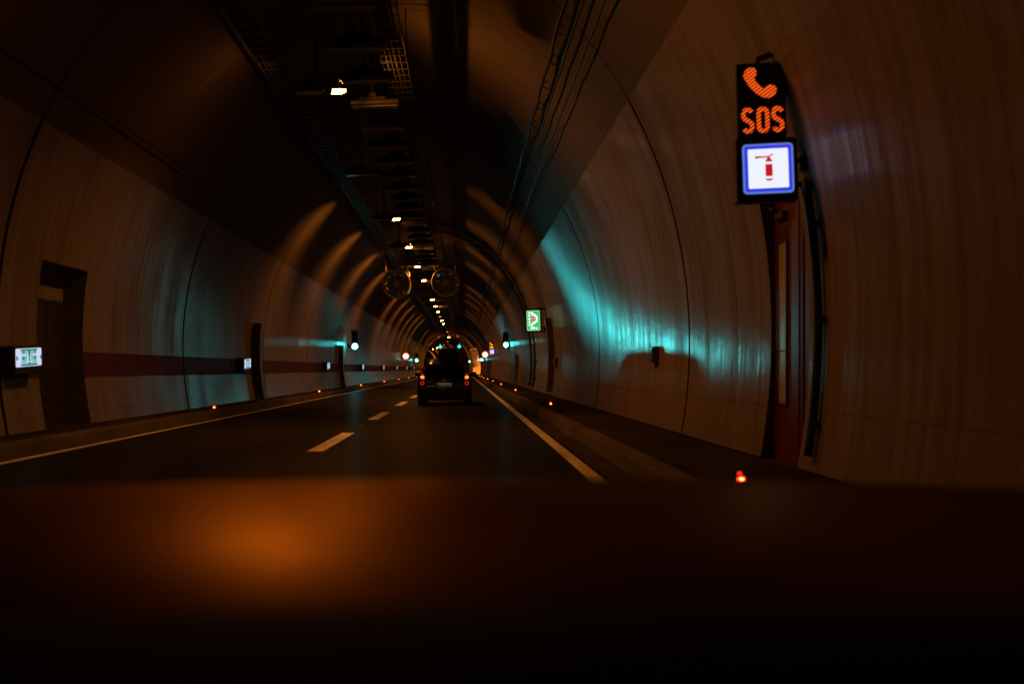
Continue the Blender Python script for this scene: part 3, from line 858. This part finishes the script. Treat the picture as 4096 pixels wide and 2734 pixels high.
# ------------------------------------------------------------------ lane signals over the road, far away
def lane_signal(label, px, py):
    Y = 190.0; t = thing('lane_signal', label, 'signal', at(px, py, Y), (0, -TH, 0), 'overhead lane signals with green arrows')
    m = MB(); m.cbox((0,.12,0), (.95,.24,.95), .02); m.build('housing', M['black'], t)
    m = MB(); m.plate([(-.10,.36),(.10,.36),(.10,-.02),(.36,.10),(.36,-.08),(0,-.38),(-.36,-.08),(-.36,.10),(-.10,-.02)], -.004)
    m.build('green_arrow', M['greenarrow'], t)
    m = MB(); m.tube([(0,.12,.47), (0,.12,1.9)], .04, 8); m.build('hanger', M['dsteel'], t)
    m = MB(); m.cbox((-.25,.1,1.95), (.42,.2,.42), .02); m.lathe([(.0,-.06), (.12,-.05), (.19,.0)], 20, 'y', (-.25,-.001,1.95))
    m.build('amber_lamp', M['amberdim'], t)
lane_signal('overhead lane signal with a green down arrow, left of the pair above the car', 1010, 794.5)
lane_signal('overhead lane signal with a green down arrow, right of the pair above the car', 1053.5, 794)

# ------------------------------------------------------------------ emergency exit signs on the left wall
def make_exit(label):
    t = thing('exit_sign', label, 'sign', (0,0,0), (0,0,0), 'lit emergency exit signs on the red band')
    W, H = .92, .285
    m = MB(); m.cbox((0,.11,-.04), (W+.10,.22,H+.16), .015); m.build('housing', M['black'], t)
    m = MB(); m.rrect(0,0,W,H,.03,-.004); m.build('panel', M['exit_panel'], t)
    for s in (-1, 1):
        m = MB(); m.rrect(s*.17, 0, .20, .215, .01, -.007); m.build('pale_ground', M['exit_pale'], t)
    m = MB()
    m.rrect(0,.118,.60,.026,.004,-.010); m.rrect(0,-.118,.60,.026,.004,-.010)
    m.plate([(-.05,.105),(.05,.105),(.02,.0),(.018,-.04),(.05,-.105),(-.05,-.105),(-.018,-.04),(-.02,.0)], -.011)
    for s in (-1, 1):
        m.rrect(s*.205,-.01,.075,.045,.012,-.010); m.rrect(s*.205,.085,.06,.03,.01,-.0115)
        m.plate([(s*.455,.035),(s*.395,.012),(s*.395,-.02),(s*.455,-.045)][::(1 if s < 0 else -1)], -.0095)
    m.build('green_pictogram', M['exit_green'], t)
    m = MB()
    for s in (-1, 1): m.rrect(s*.20,.038,.19,.022,.006,-.0135)
    m.rrect(0,-.068,.26,.015,.004,-.0135)
    m.build('white_bars', M['exit_panel'], t)
    return t
ex0 = make_exit('x')
EXN = ['lit emergency exit sign nearest the front, left of the dark steel door',
       'lit emergency exit sign on the red band touching the dark curved duct',
       'lit emergency exit sign left of the nearest left traffic light']
ey = [15.63, 31.45, 50.3, 67.6, 85.0, 102.0, 119.5, 137.0]
for k, Y in enumerate(ey):
    p = Vector((-6.83, Y, 0)); p.z = {0: 1.2+27/141, 1: 1.2+13.5/72}.get(k, 1.385)
    lab = EXN[k] if k < 3 else 'lit emergency exit sign on the red band, %s of the row from the front' % nth(k)
    put(ex0, p, lab).rotation_euler = (0, R(-2.5), R(90))

# ------------------------------------------------------------------ red marker lights on the kerbs, road studs
def make_marker(label):
    t = thing('marker_light', label, 'marker light', (0,0,0), (0,0,0), 'red marker lights along the pavements')
    t.scale = (.75,)*3
    m = MB(); m.cbox((0,0,.02), (.14,.12,.04), .008); m.cbox((0,.02,.075), (.10,.05,.07), .008); m.build('casing', M['stud'], t)
    m = MB(); m.lathe([(.0,-.018), (.028,-.014), (.042,.0), (.042,.01)], 16, 'y', (0,-.006,.07), 1.25, .8); o = m.build('lens', M['redlens'], t)
    m = MB(); m.disc(0, .072, .026, -.030, .004, 14, .016); m.build('lamp', M['redled'], o)
    m = MB(); m.lathe([(.0,.045), (.025,.035), (.036,.0)], 14, 'z', (-.01,.02,.112)); m.build('cap_reflector', M['reddim'], t)
    return t
mk0 = make_marker('x')
def marker(px, py, X, z, label):
    Y = F*X/(px-VPX) if px is not None else py
    put(mk0, (X+bend(Y), Y, z), label)
RM = [8.62, 27.5, 46.2, 64.0, 82.0, 100.5, 118.5, 137, 155, 173]
for k, Y in enumerate(RM):
    put(mk0, (2.40+bend(Y), Y, .203), 'red marker light on the right pavement, %s' % ('nearest, below the red door' if k == 0 else nth(k)+' of its row from the front'))
LM = [24.9, 43.0, 60.5, 78.0, 95.5, 113, 131, 149]
for k, Y in enumerate(LM):
    put(mk0, (-6.24+bend(Y), Y, .203), 'red marker light on the left kerb, %s' % ('nearest, below the second exit sign' if k == 0 else nth(k)+' of its row from the front'))
def stud(Y, label):
    t = thing('road_stud', label, 'road stud', (-2.18, Y, .002), (0,0,0), 'reflective studs between the lane dashes')
    m = MB(); m.lathe([(.07,0), (.065,.012), (.04,.02), (.0,.022)], 16, 'z'); m.box((0,0,.006), (.15,.11,.010)); m.build('body', M['stud'], t)
    for s in (-1, 1):
        m = MB(); m.cbox((s*.038,-.058,.011), (.05,.012,.014), .003); m.build('reflector', M['studglow'], t)
M['studglow'] = plain('stud_reflector', (.9,.86,.8), .08, 1.0, .02)
stud(21.0, 'small white reflective stud on the road between the first two dashes')
stud(39.5, 'tiny reflective stud on the road left of the dark car')

# ------------------------------------------------------------------ the car ahead
CY = 33.0; CXC = -.64
car = thing('car', 'black hatchback driving ahead in the right lane with lit tail lamps', 'car', (CXC, CY, 0))
def HW(z):
    T = ((0.15,.86),(.3,.91),(.55,.93),(.76,.925),(.95,.865),(1.08,.80),(1.22,.735),(1.38,.655),(1.47,.60),(1.52,.54),(1.56,.46))
    if z <= T[0][0]: return T[0][1]
    for (a, p), (b, q) in zip(T, T[1:]):
        if z <= b: return p+(q-p)*(z-a)/(b-a)
    return T[-1][1]
ST = [(0.0,.30,.60,.90),(.02,.21,.66,.95),(.06,.18,.80,.985),(.11,.17,1.02,.995),(.17,.17,1.10,1),(.27,.17,1.24,1),(.38,.17,1.36,1),(.50,.17,1.455,1),(.62,.17,1.505,1),
      (.9,.17,1.525,1),(1.6,.17,1.54,1),(2.3,.17,1.50,1),(2.7,.17,1.42,1),(3.2,.17,1.14,1),(3.45,.18,1.02,.99),(3.9,.2,.92,.97),(4.15,.24,.78,.92),(4.25,.32,.62,.84)]
m = MB(); NS = 17
rings = []
for y, zb, zt, k in ST:
    pts = []
    for i in range(NS):
        z = zb+(zt-zb)*i/(NS-1); pts.append((HW(z)*k, y, z))
    full = [(0, y, zb)]+[(p[0], p[1], p[2]) for p in pts]+[(pts[-1][0]*.6, y, zt+.012), (0, y, zt+.018)]
    full += [(-p[0], p[1], p[2]) for p in full[-2:0:-1]]
    rings.append(full)
n = len(rings[0])
for rg in rings: m.v += rg
for i in range(len(rings)-1):
    for k in range(n):
        m.sm.add(len(m.f)); m.f.append((i*n+k, i*n+(k+1) % n, (i+1)*n+(k+1) % n, (i+1)*n+k))
m.f.append(tuple(range(n-1, -1, -1))); m.f.append(tuple((len(rings)-1)*n+k for k in range(n)))
body = m.build('body', M['carpaint'], car)
def yat(z):                          # rear surface: distance at height z
    for (y0,_,a,_k), (y1,_2,b,_k2) in zip(ST, ST[1:]):
        if a <= z <= b: return y0+(y1-y0)*(z-a)/(b-a)
    return 0
m = MB(); zs = [1.10+.06*k for k in range(6)]
for a, b in zip(zs, zs[1:]):
    xa, xb = HW(a)-.10, HW(b)-.10
    m.quad([(-xa, yat(a)-.012, a), (xa, yat(a)-.012, a), (xb, yat(b)-.012, b), (-xb, yat(b)-.012, b)])
m.build('rear_window', M['carglass'], car)
for s in (-1, 1):
    m = MB(); P = []
    for y, z0, z1 in ((.55,1.12,1.36),(1.0,1.06,1.42),(1.7,1.03,1.44),(2.4,1.02,1.40),(2.9,1.02,1.22)):
        P.append(((s*(HW(z0)+.006), y, z0), (s*(HW(z1)+.006), y, z1)))
    for (a, b), (c, d) in zip(P, P[1:]): m.quad([a, c, d, b])
    m.build('side_window', M['carglass'], car)
m = MB(); m.cbox((0,-.04,.46), (1.66,.12,.30), .03); m.cbox((0,.05,.25), (1.5,.16,.14), .02); m.build('bumper', M['trim'], car)
m = MB(); m.cbox((0,.055,.80), (.86,.05,.035), .008); m.build('tailgate_trim', M['carpaint'], car)
pl = MB(); pl.rrect(0,.69,.56,.115,.012,-.034,.03); pl.v = [(v[0], v[1]+.0, v[2]) for v in pl.v]
plate = pl.build('number_plate', M['plate'], car)
m = MB(); m.rrect(-.262,.69,.034,.113,.006,-.037); m.rrect(.262,.69,.034,.113,.006,-.037); m.build('blue_strip', M['plateblue'], plate)
text('plate_lettering', 'DA 984LF', .098, -.005, .69, -.037, M['ink'], plate, 1.05, .001)
for dx in (-.14, .14):
    m = MB(); m.cbox((dx,-.045,.775), (.06,.05,.02), .004); m.build('plate_lamp', M['trim'], car)
m = MB(); m.lathe([(.0,-.02), (.035,-.018), (.05,.0), (.05,.03)], 20, 'y', (-.02,.035,.845), 1.15, .75); m.build('badge', M['chrome'], car)
m = MB(); m.tube([(.015,.03,.775), (.09,.028,.775)], .008, 6); m.build('boot_handle', M['chrome'], car)
m = MB(); m.tube([(-.38,-.01,.66), (-.38,-.01,.70)], .012, 6); m.tube([(-.13,-.11,.535), (.03,-.11,.535)], .006, 6); m.build('bumper_trim', M['chrome'], car)
for s in (-1, 1):
    m = MB(); m.lathe([(.0,-.05), (.035,-.045), (.058,-.02), (.064,.05)], 20, 'y', (s*.74,.05,.945), 1.0, .78); o = m.build('tail_lamp', M['tail'], car)
    m = MB(); m.cbox((s*.735,.11,1.02), (.10,.08,.10), .02); m.build('lamp_cover', M['tailred'], o)
    m = MB(); pts = [(s*.74+.06*math.cos(2*math.pi*k/24), .028, .745+.050*math.sin(2*math.pi*k/24)) for k in range(25)]
    m.tube(pts, .0075, 6, False); m.build('ring_lamp', M['tailring'], car)
    m = MB(); m.cbox((s*.965,2.35,1.03), (.26,.12,.17), .03); m.cbox((s*.83,2.36,.98), (.14,.06,.05), .01); m.build('door_mirror', M['carpaint'], car)
    for y in (.72, 3.35):
        wx = s*.79
        m = MB(); m.lathe([(.20,-.12), (.29,-.125), (.32,-.09), (.325,0), (.32,.09), (.29,.125), (.20,.12)], 28, 'x', (wx, y, .325))
        o = m.build('wheel', M['tyre'], car)
        m = MB(); m.lathe([(.0,s*.10), (.12,s*.10), (.19,s*.115), (.205,s*.09)], 20, 'x', (wx, y, .325)); m.build('rim', M['steel'], o)
m = MB(); m.tube([(-.45,.0,.20), (-.45,.35,.20)], .03, 10); m.build('exhaust', M['dsteel'], car)
m = MB()
for y in (.95, 1.85): m.tube([(-.64,y,1.555), (.64,y,1.555)], .02, 8)
for s in (-1, 1):
    for y in (.95, 1.85): m.cbox((s*.60,y,1.525), (.07,.08,.07), .01)
rb = m.build('roof_bars', M['trim'], car)
l = bpy.data.lights.new('plate_light', 'AREA'); l.shape = 'RECTANGLE'; l.size = .50; l.size_y = .02; l.energy = .05; l.color = (1,.82,.62)
lo = bpy.data.objects.new('plate_light', l); COL.objects.link(lo); lo.location = (CXC, CY-.095, .770); lo.rotation_euler = (R(35),0,0)
# roof box: a thing of its own on the bars
box = thing('roof_box', 'black roof box strapped on top of the dark car', 'roof box', (CXC+.14, CY+.55, 1.578))
m = MB()
def rbox(zs, prof_):
    for (z, w0, y0, y1) in prof_:
        pass
secs = []
for k in range(9):
    y = 2.0*k/8; e = 1-abs(2*k/8-1)**4
    secs.append((y, .33+.055*e if k else .34, .20+.17*e if k > 0 else .345))
secs[0] = (0, .355, .335); secs[1] = (.12, .385, .365)
b0 = len(m.v); NR = 12
for y, hw, h in secs:
    for (fx, fz) in ((-.94,0),(-1,.12),(-1,.35),(-.97,.55),(-.88,.80),(-.70,.95),(-.35,1),(.35,1),(.70,.95),(.88,.80),(.97,.55),(1,.35),(1,.12),(.94,0)):
        m.v.append((fx*hw, y, fz*h))
nn = 14
for i in range(len(secs)-1):
    for k in range(nn):
        m.sm.add(len(m.f)); m.f.append((b0+i*nn+k, b0+i*nn+(k+1) % nn, b0+(i+1)*nn+(k+1) % nn, b0+(i+1)*nn+k))
m.f.append(tuple(b0+k for k in range(nn-1, -1, -1))); m.f.append(tuple(b0+(len(secs)-1)*nn+k for k in range(nn)))
m.build('shell', M['trim'], box)
m = MB(); m.cbox((0,-.003,.125), (.76,.012,.018), .003); m.cbox((.383,.9,.125), (.012,1.5,.018), .003); m.cbox((-.383,.9,.125), (.012,1.5,.018), .003); m.build('lid_seam', M['rubber'], box)
m = MB(); m.cbox((.36,-.005,.10), (.03,.02,.07), .004); m.build('latch', M['chrome'], box)

# ------------------------------------------------------------------ the car we look out of
own = thing('car', 'dark car in the foreground, only its blurred bonnet, dashboard and right pillar showing', 'car', (0,0,0))
BN = [(.98,.77),(1.08,.825),(1.2,.879),(1.32,.919),(1.45,.947),(1.6,.964),(1.75,.974),(1.9,.979),(2.05,.977),(2.2,.960),(2.35,.925),(2.5,.86),(2.6,.76),(2.64,.60)]
m = MB(); NX = 24
for i, (y, z) in enumerate(BN):
    for k in range(NX+1):
        f = -1+2*k/NX; x = .10+f*1.28
        dz = -.022*f*f-.10*max(0, abs(f)-.90)**2/.01
        m.v.append((x, y-.10*f*f, z+dz))
for i in range(len(BN)-1):
    for k in range(NX):
        m.sm.add(len(m.f)); a = i*(NX+1)+k; m.f.append((a, a+1, a+NX+2, a+NX+1))
o = m.build('bonnet', M['bonnet'], own); sl = o.modifiers.new('thick', 'SOLIDIFY'); sl.thickness = .02
m = MB()
DP = [(.40,.70),(.43,.93),(.50,.970),(.62,1.012),(.74,1.019),(.84,1.0),(.93,.92),(.99,.78)]
for i, (y, z) in enumerate(DP):
    for k in range(17):
        f = -1+2*k/16; m.v.append((.05+f*.78, y-.10*f*f, z-.01*f*f))
for i in range(len(DP)-1):
    for k in range(16):
        m.sm.add(len(m.f)); a = i*17+k; m.f.append((a, a+1, a+18, a+17))
m.build('dashboard', M['dash'], own)
for s in (-1, 1):
    m = MB(); m.tube([(.03+s*.80,1.05,.85), (.03+s*.70,.86,1.10), (.03+s*.60,.68,1.34), (.03+s*.52,.45,1.55)], [.06,.05,.05,.05], 10); m.build('windscreen_pillar', M['dash'], own)

# ------------------------------------------------------------------ camera and render settings
cam = bpy.data.cameras.new('camera'); co = bpy.data.objects.new('camera', cam); COL.objects.link(co)
co.location = (0, 0, EYE); co.rotation_euler = (R(90), 0, 0)
cam.lens = 35; cam.sensor_width = 36
cam.shift_x = (2349/2-VPX)/2349; cam.shift_y = (VPY-1568/2)/2349
cam.clip_start = .05; cam.clip_end = 2000
cam.dof.use_dof = True; cam.dof.focus_distance = 27; cam.dof.aperture_fstop = 1.25
S.camera = co
S.view_settings.view_transform = 'Standard'; S.view_settings.look = 'None'; S.view_settings.exposure = 0; S.view_settings.gamma = 1
c = S.cycles
c.use_denoising = True
try: c.denoiser = 'OPENIMAGEDENOISE'
except Exception: pass
c.max_bounces = 8; c.diffuse_bounces = 4; c.glossy_bounces = 4
c.sample_clamp_indirect = 4.0; c.use_light_tree = True
c.caustics_reflective = False; c.caustics_refractive = False
